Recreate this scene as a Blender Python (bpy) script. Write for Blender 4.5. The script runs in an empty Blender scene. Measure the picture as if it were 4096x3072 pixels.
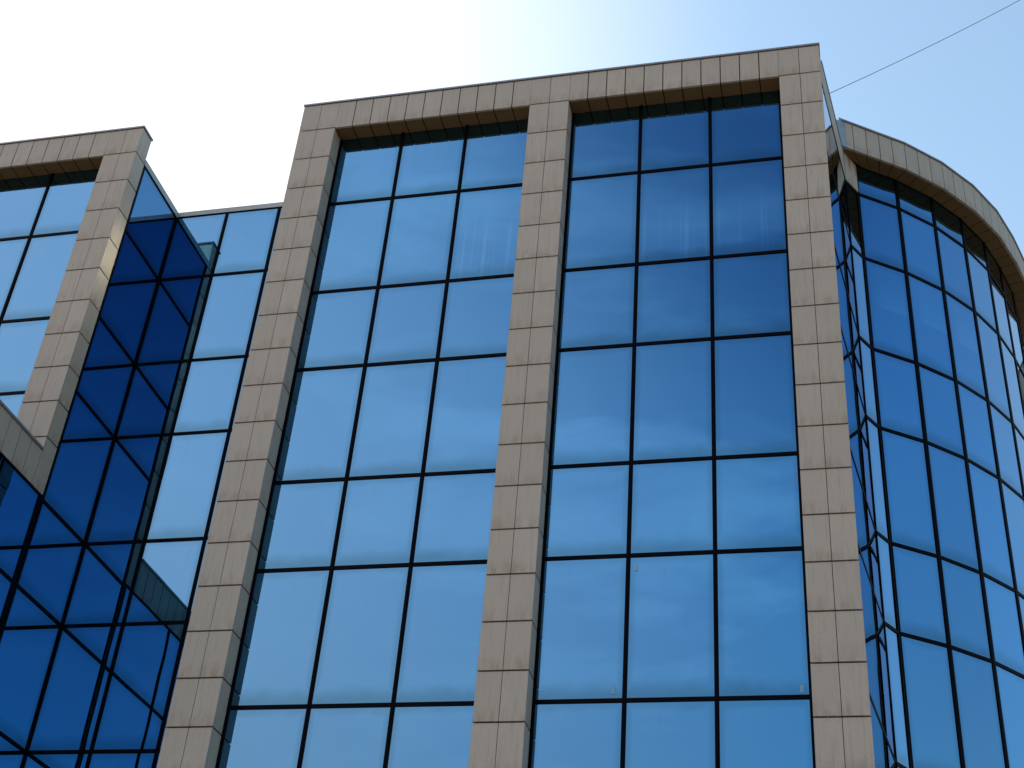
import bpy, bmesh, math, random
from mathutils import Vector, Matrix

random.seed(7)
SC = bpy.context.scene
COL = SC.collection
U = 0.65            # one stone course in metres; plan and heights below are in courses
ZTOP = 18.8         # height of the roof line of the blocks above the ground, metres


def W(x, y, z):
    return Vector((x * U, y * U, z * U + ZTOP))


# ------------------------------------------------------------------ camera
cam = bpy.data.cameras.new('camera')
cam.sensor_width = 36.0
cam.lens = 5589.84 / 4096 * 36.0
cam.clip_end = 3000
co = bpy.data.objects.new('camera', cam)
COL.objects.link(co)
right, up, fwd = Vector((0.972560, 0.220995, 0.072715)), Vector((0.069130, -0.572946, 0.816673)), Vector((-0.222143, 0.789237, 0.572502))
M = Matrix((right, up, -fwd)).transposed().to_4x4()
M.translation = W(12.856021, -23.433238, -26.473413)
co.matrix_world = M
SC.camera = co

# ------------------------------------------------------------------ sky, sun, exposure
SUN_AZ, SUN_EL = math.radians(-78), math.radians(26.3)      # azimuth from +y towards +x
SKY_STRENGTH = 0.145
w = bpy.data.worlds.new('World')
SC.world = w
w.use_nodes = True
nt = w.node_tree
nt.nodes.clear()
out = nt.nodes.new('ShaderNodeOutputWorld')
bg = nt.nodes.new('ShaderNodeBackground')
sky = nt.nodes.new('ShaderNodeTexSky')
sky.sky_type = 'NISHITA'
sky.sun_disc = False
sky.sun_elevation = SUN_EL
sky.sun_rotation = SUN_AZ
sky.altitude = 100
sky.air_density = 1.0
sky.dust_density = 2.4
sky.ozone_density = 0.3
# thin high cirrus
tc = nt.nodes.new('ShaderNodeTexCoord')
mp = nt.nodes.new('ShaderNodeMapping')
mp.inputs['Scale'].default_value = (2.2, 5.0, 9.0)
mp.inputs['Rotation'].default_value = (0.3, 0.2, 0.5)
nz = nt.nodes.new('ShaderNodeTexNoise')
nz.inputs['Scale'].default_value = 1.6
nz.inputs['Detail'].default_value = 7
nz.inputs['Roughness'].default_value = 0.55
nz.inputs['Distortion'].default_value = 0.6
cr = nt.nodes.new('ShaderNodeValToRGB')
cr.color_ramp.elements[0].position = 0.47
cr.color_ramp.elements[0].color = (0, 0, 0, 1)
cr.color_ramp.elements[1].position = 0.78
cr.color_ramp.elements[1].color = (1, 1, 1, 1)
mul = nt.nodes.new('ShaderNodeMath')
mul.operation = 'MULTIPLY'
mul.inputs[1].default_value = 0.36
mixc = nt.nodes.new('ShaderNodeMix')
mixc.data_type = 'RGBA'
mixc.inputs['B'].default_value = (4.5, 4.9, 5.4, 1)
L = nt.links.new
L(tc.outputs['Generated'], mp.inputs['Vector'])
L(mp.outputs['Vector'], nz.inputs['Vector'])
L(nz.outputs['Fac'], cr.inputs['Fac'])
L(cr.outputs['Color'], mul.inputs[0])
cc = nt.nodes.new('ShaderNodeMix')
cc.data_type = 'RGBA'
cc.blend_type = 'MULTIPLY'
cc.inputs['Factor'].default_value = 1.0
cc.inputs['B'].default_value = (0.95, 1.03, 0.96, 1)
L(sky.outputs['Color'], cc.inputs['A'])
L(cc.outputs['Result'], mixc.inputs['A'])


def lobe(az, el, lo, hi):
    """soft patch of sky centred on one direction"""
    az, el = math.radians(az), math.radians(el)
    vm = nt.nodes.new('ShaderNodeVectorMath')
    vm.operation = 'DOT_PRODUCT'
    vm.inputs[1].default_value = (math.sin(az) * math.cos(el), math.cos(az) * math.cos(el), math.sin(el))
    L(tc.outputs['Generated'], vm.inputs[0])
    mr = nt.nodes.new('ShaderNodeMapRange')
    mr.interpolation_type = 'SMOOTHSTEP'
    L(vm.outputs['Value'], mr.inputs['Value'])
    mr.inputs['From Min'].default_value = lo
    mr.inputs['From Max'].default_value = hi
    return mr.outputs['Result']


cm = nt.nodes.new('ShaderNodeMath')
cm.operation = 'MULTIPLY'
L(mul.outputs[0], cm.inputs[0])
L(lobe(-165, 36, 0.45, 0.95), cm.inputs[1])
L(cm.outputs[0], mixc.inputs['Factor'])
# deep clear blue high over the street, away from the sun
deep = nt.nodes.new('ShaderNodeMix')
deep.data_type = 'RGBA'
deep.blend_type = 'MULTIPLY'
deep.inputs['B'].default_value = (0.18, 0.25, 0.42, 1)
L(lobe(150, 55, 0.78, 1.0), deep.inputs['Factor'])
L(mixc.outputs['Result'], deep.inputs['A'])
# bright haze low in the sky towards the sun side of the street
veil = nt.nodes.new('ShaderNodeMix')
veil.data_type = 'RGBA'
veil.inputs['B'].default_value = (4.3, 3.35, 3.4, 1)
vf = nt.nodes.new('ShaderNodeMath')
vf.operation = 'MULTIPLY'
vf.inputs[1].default_value = 0.9
L(lobe(-129, 12, 0.63, 1.0), vf.inputs[0])
L(vf.outputs[0], veil.inputs['Factor'])
L(deep.outputs['Result'], veil.inputs['A'])
# bright haze round the sun, behind the building
glow = nt.nodes.new('ShaderNodeMix')
glow.data_type = 'RGBA'
glow.inputs['B'].default_value = (3.1, 3.2, 3.3, 1)
L(lobe(-58, 38, 0.75, 0.98), glow.inputs['Factor'])
L(veil.outputs['Result'], glow.inputs['A'])
# thicker, duller air close to the horizon
sepd = nt.nodes.new('ShaderNodeSeparateXYZ')
L(tc.outputs['Generated'], sepd.inputs[0])
lowf = nt.nodes.new('ShaderNodeMapRange')
lowf.interpolation_type = 'SMOOTHSTEP'
L(sepd.outputs['Z'], lowf.inputs['Value'])
lowf.inputs['From Min'].default_value = 0.56
lowf.inputs['From Max'].default_value = 0.25
dull = nt.nodes.new('ShaderNodeMix')
dull.data_type = 'RGBA'
dull.blend_type = 'MULTIPLY'
dull.inputs['B'].default_value = (0.80, 0.78, 0.76, 1)
L(lowf.outputs['Result'], dull.inputs['Factor'])
L(glow.outputs['Result'], dull.inputs['A'])
east = nt.nodes.new('ShaderNodeMix')
east.data_type = 'RGBA'
east.blend_type = 'MULTIPLY'
east.inputs['B'].default_value = (0.88, 0.74, 0.66, 1)
L(lobe(98, 4, 0.80, 1.0), east.inputs['Factor'])
L(dull.outputs['Result'], east.inputs['A'])
high = nt.nodes.new('ShaderNodeMix')
high.data_type = 'RGBA'
high.blend_type = 'MULTIPLY'
high.inputs['B'].default_value = (0.66, 0.75, 0.86, 1)
L(lobe(98, 46, 0.80, 1.0), high.inputs['Factor'])
L(east.outputs['Result'], high.inputs['A'])
L(high.outputs['Result'], bg.inputs['Color'])
bg.inputs['Strength'].default_value = SKY_STRENGTH
L(bg.outputs['Background'], out.inputs['Surface'])

sl = bpy.data.lights.new('sun', 'SUN')
sl.energy = 5.0
sl.angle = math.radians(0.53)
sl.color = (1.0, 0.93, 0.82)
so = bpy.data.objects.new('sun', sl)
COL.objects.link(so)
sd = Vector((math.sin(SUN_AZ) * math.cos(SUN_EL), math.cos(SUN_AZ) * math.cos(SUN_EL), math.sin(SUN_EL)))
so.rotation_euler = sd.to_track_quat('Z', 'Y').to_euler()
so.location = (0, 0, 60)

SC.view_settings.view_transform = 'Standard'
SC.view_settings.look = 'None'
SC.view_settings.exposure = 1.5
SC.view_settings.gamma = 1.0
SC.cycles.max_bounces = 10
SC.cycles.glossy_bounces = 8
SC.cycles.use_denoising = True
SC.cycles.sample_clamp_indirect = 40.0
SC.cycles.caustics_reflective = True
SC.cycles.blur_glossy = 0.31


# ------------------------------------------------------------------ materials
def newmat(name):
    m = bpy.data.materials.new(name)
    m.use_nodes = True
    n = m.node_tree
    return m, n, n.nodes['Principled BSDF'], n.links.new


def node(n, t, **kw):
    x = n.nodes.new(t)
    for k, v in kw.items():
        setattr(x, k, v)
    return x


def math_node(n, op, a, b=None, clamp=False):
    x = n.nodes.new('ShaderNodeMath')
    x.operation = op
    x.use_clamp = clamp
    for i, v in enumerate((a, b)):
        if v is None:
            continue
        if hasattr(v, 'links') or hasattr(v, 'is_linked'):
            n.links.new(v, x.inputs[i])
        else:
            x.inputs[i].default_value = v
    return x.outputs[0]


def mixcol(n, fac, a, b, mode='MIX'):
    x = n.nodes.new('ShaderNodeMix')
    x.data_type = 'RGBA'
    x.blend_type = mode
    for key, v in (('Factor', fac), ('A', a), ('B', b)):
        if hasattr(v, 'is_linked'):
            n.links.new(v, x.inputs[key])
        elif key == 'Factor':
            x.inputs[key].default_value = v
        else:
            x.inputs[key].default_value = (*v, 1)
    return x.outputs['Result']


def ramp(n, fac, p0, p1, c0=0.0, c1=1.0):
    x = n.nodes.new('ShaderNodeMapRange')
    x.interpolation_type = 'SMOOTHSTEP'
    n.links.new(fac, x.inputs['Value'])
    x.inputs['From Min'].default_value = p0
    x.inputs['From Max'].default_value = p1
    x.inputs['To Min'].default_value = c0
    x.inputs['To Max'].default_value = c1
    return x.outputs['Result']


def noise(n, vec, scale, detail=4, rough=0.55, sc=None):
    if sc is not None:
        mpn = n.nodes.new('ShaderNodeMapping')
        mpn.inputs['Scale'].default_value = sc
        n.links.new(vec, mpn.inputs['Vector'])
        vec = mpn.outputs['Vector']
    x = n.nodes.new('ShaderNodeTexNoise')
    x.inputs['Scale'].default_value = scale
    x.inputs['Detail'].default_value = detail
    x.inputs['Roughness'].default_value = rough
    n.links.new(vec, x.inputs['Vector'])
    return x.outputs['Fac']


def make_stone(name, base, rust=False):
    m, n, p, ln = newmat(name)
    geo = node(n, 'ShaderNodeNewGeometry')
    pos = geo.outputs['Position']
    rnd = geo.outputs['Random Per Island']
    uv = node(n, 'ShaderNodeUVMap', uv_map='tile')
    sep = node(n, 'ShaderNodeSeparateXYZ')
    ln(uv.outputs['UV'], sep.inputs[0])
    grain = noise(n, pos, 55, 5, 0.7)
    cloud = noise(n, pos, 1.6, 5, 0.6)
    streak = noise(n, pos, 1.0, 6, 0.65, (26, 26, 1.6))
    b = mixcol(n, math_node(n, 'MULTIPLY', rnd, 1.0), [c * 0.89 for c in base], [c * 1.06 for c in base])
    b = mixcol(n, ramp(n, grain, 0.35, 0.7), b, [c * 0.86 for c in base])
    b = mixcol(n, ramp(n, cloud, 0.35, 0.75, 0, 0.55), b, (base[0] * 0.86, base[1] * 0.84, base[2] * 0.85))
    b = mixcol(n, ramp(n, streak, 0.46, 0.70, 0, 0.8), b, (base[0] * 0.78, base[1] * 0.76, base[2] * 0.76))
    # dirt held along the lower edge of each slab, and a little at its top corners
    low = ramp(n, sep.outputs['Y'], 0.42, 0.0)
    dn = noise(n, pos, 3.0, 6, 0.65, (3, 3, 1))
    dm = math_node(n, 'MULTIPLY', low, ramp(n, dn, 0.38, 0.68))
    b = mixcol(n, math_node(n, 'MULTIPLY', dm, 0.8), b, (base[0] * 0.66, base[1] * 0.58, base[2] * 0.54))
    top = ramp(n, sep.outputs['Y'], 0.93, 1.0)
    tm = math_node(n, 'MULTIPLY', top, ramp(n, grain, 0.4, 0.6))
    b = mixcol(n, math_node(n, 'MULTIPLY', tm, 0.4), b, (base[0] * 0.6, base[1] * 0.57, base[2] * 0.52))
    if rust:
        rn = noise(n, pos, 4.0, 6, 0.7, (3, 3, 1))
        corner = math_node(n, 'MULTIPLY', ramp(n, sep.outputs['X'], 0.15, 0.85), ramp(n, sep.outputs['Y'], 0.35, 0.8))
        rm = math_node(n, 'MULTIPLY', corner, ramp(n, rn, 0.3, 0.62))
        b = mixcol(n, math_node(n, 'MULTIPLY', rm, 0.95), b, (0.22, 0.10, 0.02))
    ln(b, p.inputs['Base Color'])
    p.inputs['Roughness'].default_value = 0.62
    p.inputs['Specular IOR Level'].default_value = 0.35
    bp = node(n, 'ShaderNodeBump')
    bp.inputs['Strength'].default_value = 0.25
    bp.inputs['Distance'].default_value = 0.004
    ln(grain, bp.inputs['Height'])
    ln(bp.outputs['Normal'], p.inputs['Normal'])
    return m


STONE = (0.392, 0.370, 0.326)
stone = make_stone('stone_cladding', STONE)
soffit_stone = make_stone('shaded_soffit_stone', (0.15, 0.098, 0.045))  # same stone as the cladding, with the underside's shade painted into the colour
stone_rust = make_stone('stone_cladding_rusty', STONE, True)


def make_glass(name, tint, blinds=False, ceiling=False):
    m, n, p, ln = newmat(name)
    geo = node(n, 'ShaderNodeNewGeometry')
    pos = geo.outputs['Position']
    a = node(n, 'ShaderNodeUVMap', uv_map='low')      # metres from the lower corner of the pane
    b = node(n, 'ShaderNodeUVMap', uv_map='high')     # metres from the upper corner of the pane
    sa, sb = node(n, 'ShaderNodeSeparateXYZ'), node(n, 'ShaderNodeSeparateXYZ')
    ln(a.outputs['UV'], sa.inputs[0])
    ln(b.outputs['UV'], sb.inputs[0])
    nv = noise(n, pos, 2.4, 6, 0.6)
    wob = math_node(n, 'MULTIPLY', math_node(n, 'SUBTRACT', nv, 0.5), 0.22)
    def edge(sock, width, jitter=True):
        d = math_node(n, 'ADD', sock, wob) if jitter else sock
        return ramp(n, d, width, 0.015)
    eb = edge(sa.outputs['Y'], 0.26)
    et = math_node(n, 'MULTIPLY', edge(sb.outputs['Y'], 0.12), 0.5)
    el = math_node(n, 'MULTIPLY', edge(sa.outputs['X'], 0.09, False), 0.55)
    er = math_node(n, 'MULTIPLY', edge(sb.outputs['X'], 0.09, False), 0.55)
    e = math_node(n, 'MAXIMUM', math_node(n, 'MAXIMUM', eb, et), math_node(n, 'MAXIMUM', el, er))
    # rain streaks under the upper bar
    st = noise(n, pos, 1.0, 5, 0.7, (14, 14, 0.7))
    sm = math_node(n, 'MULTIPLY', ramp(n, st, 0.56, 0.76), ramp(n, sb.outputs['Y'], 0.9, 0.0))
    # specks
    sp = node(n, 'ShaderNodeTexVoronoi')
    sp.inputs['Scale'].default_value = 7
    ln(pos, sp.inputs['Vector'])
    dots = ramp(n, sp.outputs['Distance'], 0.05, 0.02)
    dirt = math_node(n, 'MAXIMUM', math_node(n, 'MULTIPLY', e, 0.5), math_node(n, 'MULTIPLY', sm, 0.16))
    dirt = math_node(n, 'MAXIMUM', dirt, math_node(n, 'MULTIPLY', dots, 0.15))
    rnd = geo.outputs['Random Per Island']
    tcol = mixcol(n, rnd, [c * 0.965 for c in tint], [min(1, c * 1.035) for c in tint])
    if blinds:
        # pale vertical blinds just behind the glass lower two thirds of the pane
        wv = noise(n, pos, 1.0, 2, 0.5, (16, 16, 0.15))
        bm_ = math_node(n, 'MULTIPLY', ramp(n, wv, 0.5, 0.7), ramp(n, sb.outputs['Y'], 0.35, 1.3))
        tcol = mixcol(n, math_node(n, 'MULTIPLY', bm_, 0.11), tcol, (0.30, 0.60, 0.88))
    if ceiling:
        # pale ceiling edge of the room behind, seen faintly in the upper part of the pane
        cf = ramp(n, sb.outputs['Y'], 0.92, 0.90)
        cf = math_node(n, 'MULTIPLY', cf, ramp(n, sa.outputs['X'], 0.10, 0.30))
        cf = math_node(n, 'MULTIPLY', cf, ramp(n, sb.outputs['Y'], 0.2, 0.9, 0.3, 1.0))
        tcol = mixcol(n, math_node(n, 'MULTIPLY', cf, 0.10), tcol, (0.30, 0.62, 0.80))
    tcol = mixcol(n, dirt, tcol, (0.04, 0.12, 0.16))
    ln(tcol, p.inputs['Base Color'])
    p.inputs['Metallic'].default_value = 1.0
    p.inputs['Roughness'].default_value = 0.0
    bp = node(n, 'ShaderNodeBump')
    bp.inputs['Strength'].default_value = 1.0
    bp.inputs['Distance'].default_value = 0.0018
    ln(noise(n, pos, 1.3, 1, 0.4), bp.inputs['Height'])
    ln(bp.outputs['Normal'], p.inputs['Normal'])
    return m


TINT = (0.094, 0.260, 0.440)
glass = make_glass('reflective_blue_glass', TINT)
glass_blinds = make_glass('reflective_blue_glass_blinds', TINT, True)
glass_bounce = make_glass('warm_bounce_glass', (0.72, 0.66, 0.54))  # hidden flank panes; bright warm tint added to bounce sun onto the wing pier
glass_ceiling = make_glass('reflective_blue_glass_lit_ceiling', TINT, False, True)


def plain(name, col, rough=0.4, metal=0.0, var=0.15, scale=6.0, spec=0.5):
    m, n, p, ln = newmat(name)
    geo = node(n, 'ShaderNodeNewGeometry')
    f = noise(n, geo.outputs['Position'], scale, 6, 0.65)
    ln(mixcol(n, ramp(n, f, 0.3, 0.7), [c * (1 - var) for c in col], [min(1, c * (1 + var)) for c in col]), p.inputs['Base Color'])
    p.inputs['Roughness'].default_value = rough
    p.inputs['Metallic'].default_value = metal
    p.inputs['Specular IOR Level'].default_value = spec
    return m


black = plain('black_aluminium', (0.0015, 0.0015, 0.004), 0.5, spec=0.04)
joint = plain('open_joint', (0.008, 0.007, 0.006), 0.9, spec=0.05)
capm = plain('grey_sheet_metal', (0.24, 0.25, 0.27), 0.38, 0.35, 0.10)
copm = plain('pale_coping_metal', (0.26, 0.30, 0.31), 0.45, 0.2, 0.12)
flash = plain('blue_grey_flashing', (0.22, 0.30, 0.36), 0.4, 0.1, 0.12)
roofm = plain('bitumen_roof', (0.08, 0.08, 0.08), 0.9)
tagm = plain('faded_paper_tag', (0.15, 0.35, 0.50), 0.7, 0, 0.1)
cablem = plain('cable_sheath', (0.10, 0.10, 0.11), 0.6)
groundm = plain('paving', (0.13, 0.096, 0.058), 0.85, 0, 0.2, 0.6)


# ------------------------------------------------------------------ mesh helpers
class Frame:
    """plan frame: origin, unit direction along the face, outward normal (towards the street)"""
    def __init__(self, a, b):
        self.o = Vector(a)
        d = Vector(b) - self.o
        self.len = d.length
        self.t = d.normalized()
        self.n = Vector((self.t.y, -self.t.x))

    def p(self, t, n, z):
        q = self.o + self.t * t + self.n * n
        return W(q.x, q.y, z)


class MB:
    def __init__(self):
        self.bm = bmesh.new()
        self.tile = self.bm.loops.layers.uv.new('tile')

    def box(self, f, t0, t1, n0, n1, z0, z1):
        bm = self.bm
        v = {}
        for i, t in enumerate((t0, t1)):
            for j, nn in enumerate((n0, n1)):
                for k, z in enumerate((z0, z1)):
                    v[i, j, k] = bm.verts.new(f.p(t, nn, z))
        quads = [((0, 1, 0), (1, 1, 0), (1, 1, 1), (0, 1, 1)), ((1, 0, 0), (0, 0, 0), (0, 0, 1), (1, 0, 1)),
                 ((1, 1, 0), (1, 0, 0), (1, 0, 1), (1, 1, 1)), ((0, 0, 0), (0, 1, 0), (0, 1, 1), (0, 0, 1)),
                 ((0, 1, 1), (1, 1, 1), (1, 0, 1), (0, 0, 1)), ((0, 0, 0), (1, 0, 0), (1, 1, 0), (0, 1, 0))]
        for q in quads:
            fc = bm.faces.new([v[k] for k in q])
            for lp, uv in zip(fc.loops, ((0, 0), (1, 0), (1, 1), (0, 1))):
                lp[self.tile].uv = uv

    def prism(self, pts, z0, z1):
        """pts: plan polygon in courses, counter-clockwise seen from above"""
        bm = self.bm
        lo = [bm.verts.new(W(x, y, z0)) for x, y in pts]
        hi = [bm.verts.new(W(x, y, z1)) for x, y in pts]
        n = len(pts)
        for i in range(n):
            j = (i + 1) % n
            fc = bm.faces.new((lo[i], lo[j], hi[j], hi[i]))
            for lp, uv in zip(fc.loops, ((0, 0), (1, 0), (1, 1), (0, 1))):
                lp[self.tile].uv = uv
        for fc in (bm.faces.new(lo[::-1]), bm.faces.new(hi)):
            for lp in fc.loops:
                lp[self.tile].uv = (0.5, 0.6)

    def build(self, name, mats, parent=None):
        me = bpy.data.meshes.new(name)
        bmesh.ops.recalc_face_normals(self.bm, faces=self.bm.faces)
        self.bm.to_mesh(me)
        self.bm.free()
        for m in (mats if isinstance(mats, (list, tuple)) else [mats]):
            me.materials.append(m)
        o = bpy.data.objects.new(name, me)
        COL.objects.link(o)
        if parent is not None:
            o.parent = parent
            o.matrix_parent_inverse = parent.matrix_world.inverted()
        return o


def thing(name, label, cat, x, y, z=None, group=None):
    o = bpy.data.objects.new(name, None)
    COL.objects.link(o)
    o.empty_display_size = 0.3
    o.location = (x * U, y * U, 0) if z is None else W(x, y, z)
    bpy.context.view_layer.update()
    o['label'] = label
    o['category'] = cat
    if group:
        o['group'] = group
    return o


JH, JV, JB = 0.0175, 0.006, 0.012       # half widths of the joints: bed joints, pier seams, beam seams (courses)
BOT = -28.9                           # ground level


def slabs(mb, f, t0, t1, tcount, zs, n0, n1, jv):
    """stone slabs between t0 and t1, split into tcount, for each pair of heights in zs"""
    step = (t1 - t0) / tcount
    for (z0, z1) in zs:
        for i in range(tcount):
            a = t0 + i * step + (jv if i else 0)
            b = t0 + (i + 1) * step - (jv if i < tcount - 1 else 0)
            mb.box(f, a, b, n0, n1, z0 + JH, z1 - JH)


def courses(z_hi, z_lo, first=None):
    zs, z = [], z_hi
    while z > z_lo + 0.02:
        nz_ = max(z_lo, math.floor(z + 1e-6 - 0.0001) if abs(z - round(z)) > 1e-3 else z - 1)
        zs.append((nz_, z))
        z = nz_
    return zs


TH = 0.06     # slab thickness in courses


def pier(parent, f, t0, t1, depth, ztop, zbot, mat=stone, offset=0.0):
    """stone clad pier: front two slabs wide, both flanks one slab; open joints over a dark core"""
    mb = MB()
    zs = [(a + offset, b + offset) for a, b in courses(ztop, zbot)]
    slabs(mb, f, t0, t1, 2, zs, -TH, 0.0, JV)
    for (z0, z1) in zs:
        for a, b in ((t0, t0 + TH), (t1 - TH, t1)):
            mb.box(f, a, b, -depth, -TH - 0.003, z0 + JH, z1 - JH)
        mb.box(f, t0 + TH + 0.003, t1 - TH - 0.003, -depth, -depth + TH, z0 + JH, z1 - JH)
    o = mb.build('pier', mat, parent)
    cb = MB()
    cb.box(f, t0 + 0.055, t1 - 0.055, -depth + 0.055, -0.055, zbot + offset, ztop + offset - 0.03)
    c = cb.build('joint_core', joint, o)
    return o


def beam(parent, f, t0, t1, count, depth, ztop, zbot, back=True):
    """top beam: fascia slabs, soffit slabs and back slabs"""
    mb, sb_ = MB(), MB()
    step = (t1 - t0) / count
    for i in range(count):
        a = t0 + i * step + (JB if i else JV)
        b = t0 + (i + 1) * step - (JB if i < count - 1 else JV)
        mb.box(f, a, b, -TH, 0.0, zbot, ztop - JH)
        sb_.box(f, a, b, -depth, -TH - 0.004, zbot, zbot + TH)
        if back:
            mb.box(f, a, b, -depth, -depth + TH, zbot + TH + 0.004, ztop - JH)
    o = mb.build('roof_beam', stone, parent)
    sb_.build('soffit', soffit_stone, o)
    cb = MB()
    cb.box(f, t0 + 0.001, t1 - 0.001, -depth + 0.02, -0.045, zbot + 0.010, ztop - 0.03)
    cb.build('joint_core', joint, o)
    return o


MW = 0.042    # half width of a mullion (courses)


def window_wall(parent, f, ts, zs, plane=0.0, blinds=(), ceilings=(), ends=(True, True), name='window_wall', proud=0.022, halves=None, base=None):
    """black bar grid with one reflective pane in every opening; plane = offset of the glass face from the frame line"""
    mb = MB()
    z_hi, z_lo = zs[0], zs[-1]
    for i, t in enumerate(ts):
        if (i == 0 and not ends[0]) or (i == len(ts) - 1 and not ends[1]):
            continue
        hw = MW if halves is None else halves[i]
        a, b = t - hw, t + hw
        if i == 0:
            a, b = t, t + hw * 1.5
        if i == len(ts) - 1:
            a, b = t - hw * 1.5, t
        mb.box(f, a, b, plane - 0.12, plane + proud, z_lo, z_hi)
        if 0 < i < len(ts) - 1:
            # raised cover strip down the middle of the bar
            mb.box(f, t - hw * 0.34, t + hw * 0.34, plane + proud + 0.0005, plane + proud + 0.010, z_lo, z_hi)
    for j, z in enumerate(zs):
        a, b = z - MW, z + MW
        if j == 0:
            a, b = z - MW, z
        if j == len(zs) - 1:
            a, b = z, z + MW
        mb.box(f, ts[0] + 0.003, ts[-1] - 0.003, plane - 0.10, plane + proud * 0.8, a, b)
    fr = mb.build(name, black, parent)
    for j in range(len(zs) - 1):
        for i in range(len(ts) - 1):
            pane(fr, f, ts[i], ts[i + 1], zs[j + 1], zs[j], plane, glass_blinds if (i, j) in blinds else glass_ceiling if (i, j) in ceilings else base or glass)
    return fr


def pane(parent, f, t0, t1, z0, z1, plane, mat):
    bm = bmesh.new()
    lo = bm.loops.layers.uv.new('low')
    hi = bm.loops.layers.uv.new('high')
    g = 0.008
    t0, t1, z0, z1 = t0 + g, t1 - g, z0 + g, z1 - g
    j = [random.uniform(-0.002, 0.002) for _ in range(2)]
    off = lambda t, z: plane + j[0] * (1 if t == t1 else -1) + j[1] * (1 if z == z1 else -1)
    c = [(t0, z0), (t1, z0), (t1, z1), (t0, z1)]
    fv = [bm.verts.new(f.p(t, off(t, z), z)) for t, z in c]
    bv = [bm.verts.new(f.p(t, plane - 0.03, z)) for t, z in c]
    w_, h_ = (t1 - t0) * U, (z1 - z0) * U
    fc = bm.faces.new(fv)
    uv = [(0, 0), (w_, 0), (w_, h_), (0, h_)]
    for lp, q in zip(fc.loops, uv):
        k = (q[0] - MW * U, q[1] - MW * U)
        lp[lo].uv = k
        lp[hi].uv = (w_ - q[0] - MW * U, h_ - q[1] - MW * U)
    others = [bm.faces.new(bv[::-1])]
    for i in range(4):
        others.append(bm.faces.new((fv[i], bv[i], bv[(i + 1) % 4], fv[(i + 1) % 4])))
    for fc in others:
        for lp in fc.loops:
            lp[lo].uv = (0.5, 0.5)
            lp[hi].uv = (0.5, 0.5)
    bmesh.ops.recalc_face_normals(bm, faces=bm.faces)
    me = bpy.data.meshes.new('glass_pane')
    bm.to_mesh(me)
    bm.free()
    me.materials.append(mat)
    o = bpy.data.objects.new('glass_pane', me)
    COL.objects.link(o)
    o.parent = parent
    o.matrix_parent_inverse = parent.matrix_world.inverted()
    return o


ROWS = [-3.24, -6.07, -8.33, -11.33, -13.46, -16.44, -18.60, -21.60, -23.75, -26.75]
GD = 0.46      # depth of the glass behind the pier faces
PD = 0.50      # depth of piers and beams

FRONT = Frame((0, 0), (1, 0))          # street front; t runs along x, +n towards the street

# ================================================================== ground
gb = MB()
gb.prism([(-600, -600), (600, -600), (600, 600), (-600, 600)], -29.3, BOT)
g = gb.build('ground', groundm)
g['kind'] = 'structure'

# ================================================================== central block
X_L0, X_L1, X_M0, X_M1, X_R0, X_R1 = 0.0, 0.971, 6.080, 7.062, 12.159, 13.126
main = thing('office_block', 'tall central office block with three stone piers framing two bays of blue mirror glass', 'office building', 6.5, 4)
for a, b in ((X_L0, X_L1), (X_M0, X_M1), (X_R0, X_R1)):
    pier(main, FRONT, a, b, PD, -0.09, BOT)
for a, b in ((X_L1, X_M0), (X_M1, X_R0)):
    beam(main, FRONT, a, b, 11, PD, -0.09, -1.0)
    w_ = b - a
    ts = [a, a + w_ / 3, a + 2 * w_ / 3, b]
    ts = [a, 2.668, 4.360, b] if a == X_L1 else [a, 8.786, 10.466, b]
    bay = window_wall(main, FRONT, ts, [-0.93] + ROWS + [BOT], -GD, blinds=((1, 1), (2, 1)) if a == X_M1 else ((2, 1),))
    if a == X_M1:
        for tx, tz in ((8.944, -13.728), (8.576, -16.236), (11.973, -16.281)):
            tb = MB()
            tb.box(FRONT, tx - 0.032, tx + 0.032, -GD + 0.006, -GD + 0.008, tz - 0.075, tz + 0.075)
            tb.build('paper_tag', tagm, bay)
# thin sheet metal cap over piers and beams
cb = MB()
cb.box(FRONT, X_L0 - 0.02, X_R1 + 0.02, -PD - 0.03, 0.03, -0.085, -0.035)
cb.build('parapet_cap', capm, main)

E1, E2 = (13.57, 3.78), (13.86, 4.30)
MSTART = (13.118, 0.30)
SIDE = Frame(MSTART, E1)
# flank facing the round tower: stone band over glass
mb = MB()
nt_ = 8
st = SIDE.len / nt_
for i in range(nt_):
    mb.box(SIDE, i * st + (JV if i else 0), (i + 1) * st - (JV if i < nt_ - 1 else 0), -0.22, 0.012, -1.02, -0.09)
mb.build('side_band', stone, main)
window_wall(main, SIDE, [0, SIDE.len], [-1.0] + ROWS + [BOT], 0.0, ends=(False, True), proud=0.012, halves=[MW, 0.012])
cb = MB()
cb.box(SIDE, 0.25, SIDE.len, -0.26, 0.03, -0.087, -0.04)
cb.build('parapet_cap', capm, main)
# flank facing the recess (seen only in reflections)
LEFT = Frame((0.03, 2.68), (0.03, PD))
window_wall(main, LEFT, [0, LEFT.len], [-1.32] + ROWS + [BOT], 0.0, base=glass_bounce)
mb = MB()
for i in range(5):
    mb.box(LEFT, LEFT.len * i / 5 + JV, LEFT.len * (i + 1) / 5 - JV, -0.1, 0.02, -1.31, -0.80)
mb.build('side_band', stone, main)
# body
body = MB()
body.prism([(0.16, 0.62), (13.0, 0.62), (13.42, 3.9), (13.2, 14), (0.16, 14)], BOT, -0.9)
body.build('roof_body', roofm, main)

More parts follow.
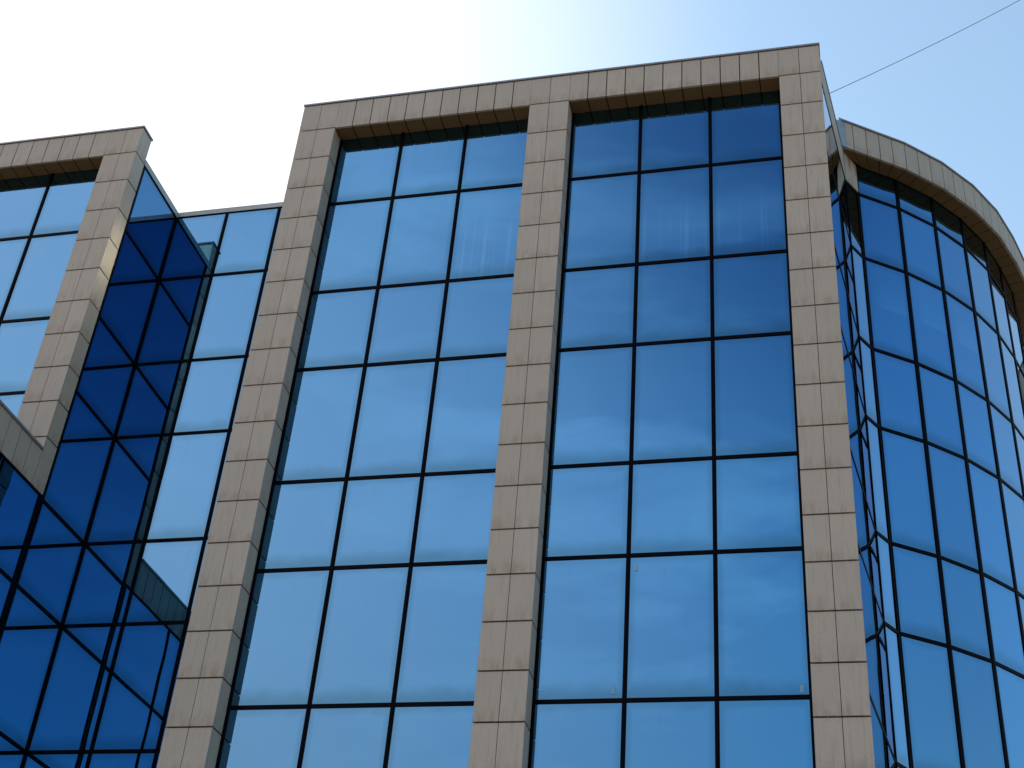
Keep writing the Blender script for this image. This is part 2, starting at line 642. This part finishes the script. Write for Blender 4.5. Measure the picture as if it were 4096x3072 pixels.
# ================================================================== left wing
LX0, LX1, LY, LZ = -5.566, -4.621, 0.051, 0.025
wing = thing('office_wing', 'stone framed office wing with pale blue windows at the upper left', 'office building', -8, 4)
FL = Frame((0, LY), (1, LY))
pier(wing, FL, LX0, LX1, PD, -0.115, -11.265, offset=LZ)
beam(wing, FL, LX0 - 5.1, LX0, 11, PD, -0.09, -0.975)
pier(wing, FL, LX0 - 6.07, LX0 - 5.1, PD, -0.115, -29, offset=LZ)
window_wall(wing, FL, [LX0 - 5.1, -9.03, -7.32, LX0], [-0.9] + ROWS[:4] + [-11.36], -GD)
cb = MB()
cb.box(FL, LX0 - 6.1, LX1 + 0.03, -PD - 0.03, 0.03, -0.085, -0.035)
cb.build('parapet_cap', capm, wing)
# flank along the recess, glass flush with the pier
RY = 2.68
FS = Frame((-4.635, LY + PD), (-4.635, RY))
window_wall(wing, FS, [0, FS.len], [-0.98] + ROWS + [BOT], 0.0, halves=[0.06, 0.04])
cb = MB()
cb.box(FS, 0.0, FS.len - 0.03, -0.2, 0.035, -0.99, -0.81)
cb.build('coping', copm, wing)
body = MB()
body.prism([(-11.5, 0.70), (-4.76, 0.70), (-4.76, 14), (-11.5, 14)], BOT, -0.88)
body.build('roof_body', roofm, wing)

# ================================================================== recessed link
link = thing('link_block', 'recessed glass link with a thin pale coping between the two stone framed blocks', 'office building', -2.3, 6)
FR = Frame((-4.635, RY), (0.03, RY))
window_wall(link, FR, [0, 1.545, 3.095, FR.len], [-0.98] + ROWS + [BOT], 0.0, halves=[0.03, MW, MW, MW])
cb = MB()
cb.box(FR, 0.0, FR.len, -0.2, 0.035, -0.99, -0.83)
cb.build('coping', copm, link)
body = MB()
body.prism([(-4.60, RY + 0.14), (0.1, RY + 0.14), (0.1, 14), (-4.60, 14)], BOT, -0.90)
body.build('roof_body', roofm, link)

# ================================================================== low wing, bottom left
low = thing('low_wing', 'low dark blue glass wing with a stone parapet band at the lower left edge', 'office building', -8, -1.2)
LOWY = -3.4
FD = Frame((-4.62, LOWY), (-4.62, LY + PD))
mb = MB()
n_ = 7
st = 0.455
t = FD.len
edges = [FD.len]
tj = 0.05 - LOWY
while tj > 0.1:
    edges.append(tj)
    tj -= st
edges.append(0.0)
for b, a in zip(edges[:-1], edges[1:]):
    mb.box(FD, a + JB, b - JB, -0.07, 0.0, -11.24, -10.36)
FE = Frame((-12.5, LOWY), (-4.62, LOWY))
k = 17
for i in range(k):
    s0, s1 = FE.len * i / k, FE.len * (i + 1) / k
    mb.box(FE, s0 + JB, s1 - (JB if i < k - 1 else 0.072), -0.07, 0.0, -11.24, -10.36)
band = mb.build('parapet_band', stone, low)
cb = MB()
cb.prism([(-12.45, LOWY + 0.03), (-4.65, LOWY + 0.03), (-4.65, LY - 0.02), (-12.45, LY - 0.02)], -11.22, -10.42)
cb.build('joint_core', joint, band)
cb = MB()
cb.box(FD, -0.03, 0.052 - LOWY, -0.14, 0.035, -10.355, -10.30)
cb.box(FE, 0.0, FE.len - 0.14, -0.14, 0.035, -10.357, -10.302)
cb.build('parapet_cap', capm, low)
FG = Frame((-4.64, LOWY + 0.02), (-4.64, LY + PD))
window_wall(low, FG, [0, 1.25, FG.len], [-11.20] + ROWS[3:] + [BOT] if False else [-11.26] + ROWS[4:] + [BOT], 0.0, halves=[0.05, MW, 0.07])
FH = Frame((-12.5, LOWY + 0.02), (-4.66, LOWY + 0.02))
window_wall(low, FH, [FH.len * i / 5 for i in range(6)], [-11.26] + ROWS[4:] + [BOT], 0.0)
body = MB()
body.prism([(-12.4, LOWY + 0.16), (-4.78, LOWY + 0.16), (-4.78, 0.9), (-12.4, 0.9)], BOT, -11.3)
body.build('roof_body', roofm, low)

# ================================================================== round tower
tower = thing('round_tower', 'rounded glass tower on the right with a curved stone cornice and brown soffit', 'office building', 15, 11)
CC = Vector((9.5231, 11.8311))
RR = 8.676
a0 = math.atan2(4.30 - CC.y, 13.86 - CC.x)
ang = 2 * math.asin(1.255 / 2 / RR)
V = [Vector((CC.x + RR * math.cos(a0 + ang * i), CC.y + RR * math.sin(a0 + ang * i))) for i in range(9)]
V[0] = Vector(E2)
V[6] += Vector((0.10, 0.0))
V[7] += Vector((0.20, 0.0))
V[8] += Vector((0.25, 0.0))
NF = 8
TZ = [-0.03, -1.07] + ROWS + [BOT]
FK = Frame(E1, E2)
window_wall(tower, FK, [0, FK.len], TZ[1:], 0.0, halves=[0.010, 0.03])
mb = MB()
h2 = FK.len / 2
for i in range(2):
    mb.box(FK, i * h2 + (0 if i == 0 else JV), (i + 1) * h2 - (JV if i == 0 else 0.0), -0.15, 0.03, -1.03, -0.065)
rp = mb.build('corner_panel', stone_rust, tower)
rp['label'] = 'narrow stone panel with rust running down its top corner'
for i in range(NF):
    f = Frame(V[i], V[i + 1])
    window_wall(tower, f, [0, f.len], TZ, 0.0, halves=[0.033, 0.033], ceilings=((0, 2),) if i < 3 else ())
# cornice ring: offset polygon
OH = 0.48


def offset_poly(d):
    pts = []
    fr = [Frame(V[i], V[i + 1]) for i in range(NF)]
    for i in range(NF + 1):
        if i == 0:
            pts.append(None)
        elif i == NF:
            f = fr[-1]
            pts.append(V[NF] + f.n * d)
        else:
            n1, n2 = fr[i - 1].n, fr[i].n
            m = (n1 + n2).normalized()
            pts.append(V[i] + m * (d / m.dot(n1)))
    # first point: where the offset line of the first facet meets the flank of the central block
    f = fr[0]
    p0 = V[0] + f.n * d
    q, dirq = Vector(MSTART), SIDE.t
    den = f.t.x * dirq.y - f.t.y * dirq.x
    s = ((q.x - p0.x) * dirq.y - (q.y - p0.y) * dirq.x) / den
    pts[0] = p0 + f.t * s
    return pts


OP, IP, CP = offset_poly(OH), offset_poly(0.0), offset_poly(OH + 0.035)
IP[0] = V[0].copy()
CZ0, CZ1 = -0.06, 0.87
mb, sb, fl = MB(), MB(), MB()
for i in range(NF):
    f = Frame(OP[i], OP[i + 1])
    k = max(1, round(f.len / 0.44))
    st = f.len / k
    start = 0.0
    if i == 0:
        start = 0.19
        fl.box(f, -0.12, start - 0.09, -0.10, 0.006, CZ0, CZ1 - 0.03)
        fl.box(f, start - 0.085, start - JV, -0.10, 0.0, CZ0, CZ1 - 0.03)
    for j in range(k):
        a, b = j * st + JB, (j + 1) * st - JB
        if i == 0 and j == 0:
            a = start
        mb.box(f, a, b, -0.07, 0.0, CZ0, CZ1 - JH)
    fi = Frame(IP[i], IP[i + 1])
    for j in range(k):
        def lerp(p, q, s):
            return p + (q - p) * s
        e = JB / f.len
        s0, s1 = j / k + e, (j + 1) / k - e
        o0, o1 = lerp(OP[i], OP[i + 1], s0) - f.n * 0.074, lerp(OP[i], OP[i + 1], s1) - f.n * 0.074
        i0, i1 = lerp(IP[i], IP[i + 1], s0), lerp(IP[i], IP[i + 1], s1)
        if i == 0 and j == 0:
            i0 = Vector(E1)
        sb.prism([(o0.x, o0.y), (o1.x, o1.y), (i1.x, i1.y), (i0.x, i0.y)], CZ0 + 0.005, CZ0 + 0.06)
cor = mb.build('cornice', stone, tower)
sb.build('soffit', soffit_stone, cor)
fl.build('flashing', flash, cor)
cb = MB()
inner = [(p.x, p.y) for p in offset_poly(OH - 0.03)]
cb.prism(inner + [(CC.x + 4, CC.y + 6), (13.9, 9)], CZ0 + 0.03, CZ1 - 0.05)
cb.build('joint_core', joint, cor)
cb = MB()
cb.prism([(p.x, p.y) for p in CP] + [(CC.x + 4, CC.y + 6), (13.95, 9)], CZ1 - 0.003, CZ1 + 0.045)
cb.build('parapet_cap', capm, tower)
body = MB()
fr = [Frame(V[i], V[i + 1]) for i in range(NF)]
bp_ = [V[i] - (fr[min(i, NF - 1)].n + fr[max(0, i - 1)].n) * 0.09 for i in range(NF + 1)]
body.prism([(p.x, p.y) for p in bp_] + [(CC.x + 4, CC.y + 6), (13.7, 10), (13.66, 4.2)], BOT, CZ0)
body.build('roof_body', roofm, tower)

# ================================================================== wing behind the tower, right edge
back = thing('rear_wing', 'low stone parapet wing just showing past the round tower at the right edge', 'office building', 22, 12)
FB = Frame((V[5].x + 0.28, 10.25), (V[5].x + 1.9, 11.75))
mb = MB()
k = 5
for i in range(k):
    mb.box(FB, FB.len * i / k + (JB if i else 0), FB.len * (i + 1) / k - JB, -0.08, 0.0, -3.27, -2.33)
mb.build('parapet_band', stone, back)
cb = MB()
cb.box(FB, 0.0, FB.len, -0.16, 0.03, -2.328, -2.28)
cb.build('parapet_cap', capm, back)
window_wall(back, FB, [0, FB.len / 2, FB.len], [-3.28] + ROWS[1:] + [BOT], -0.2)
body = MB()
body.prism([(18.05, 10.7), (19.5, 11.95), (19.5, 15), (17.0, 15)], BOT, -2.5)
body.build('roof_body', roofm, back)

# ================================================================== overhead cable
def cable(p0, p1, sag, r):
    bm = bmesh.new()
    N, S_ = 40, 6
    d = (p1 - p0).normalized()
    s_ = d.cross(Vector((0, 0, 1))).normalized()
    u_ = s_.cross(d)
    rings = []
    for i in range(N + 1):
        q = i / N
        c = p0.lerp(p1, q) - Vector((0, 0, sag * 4 * q * (1 - q)))
        rings.append([bm.verts.new(c + (s_ * math.cos(k * math.tau / S_) + u_ * math.sin(k * math.tau / S_)) * r) for k in range(S_)])
    for a, b in zip(rings[:-1], rings[1:]):
        for k in range(S_):
            bm.faces.new((a[k], a[(k + 1) % S_], b[(k + 1) % S_], b[k]))
    bm.faces.new(rings[0][::-1])
    bm.faces.new(rings[-1])
    bmesh.ops.recalc_face_normals(bm, faces=bm.faces)
    me = bpy.data.meshes.new('overhead_cable')
    bm.to_mesh(me)
    bm.free()
    me.materials.append(cablem)
    for pl in me.polygons:
        pl.use_smooth = True
    o = bpy.data.objects.new('overhead_cable', me)
    COL.objects.link(o)
    o['label'] = 'thin grey cable running from the central roof edge up across the sky'
    o['category'] = 'cable'
    return o


cable(W(13.289016, 1.669394, -0.040000), W(18.9389, 4.3508, 5.7764), 0.05, 0.0055)
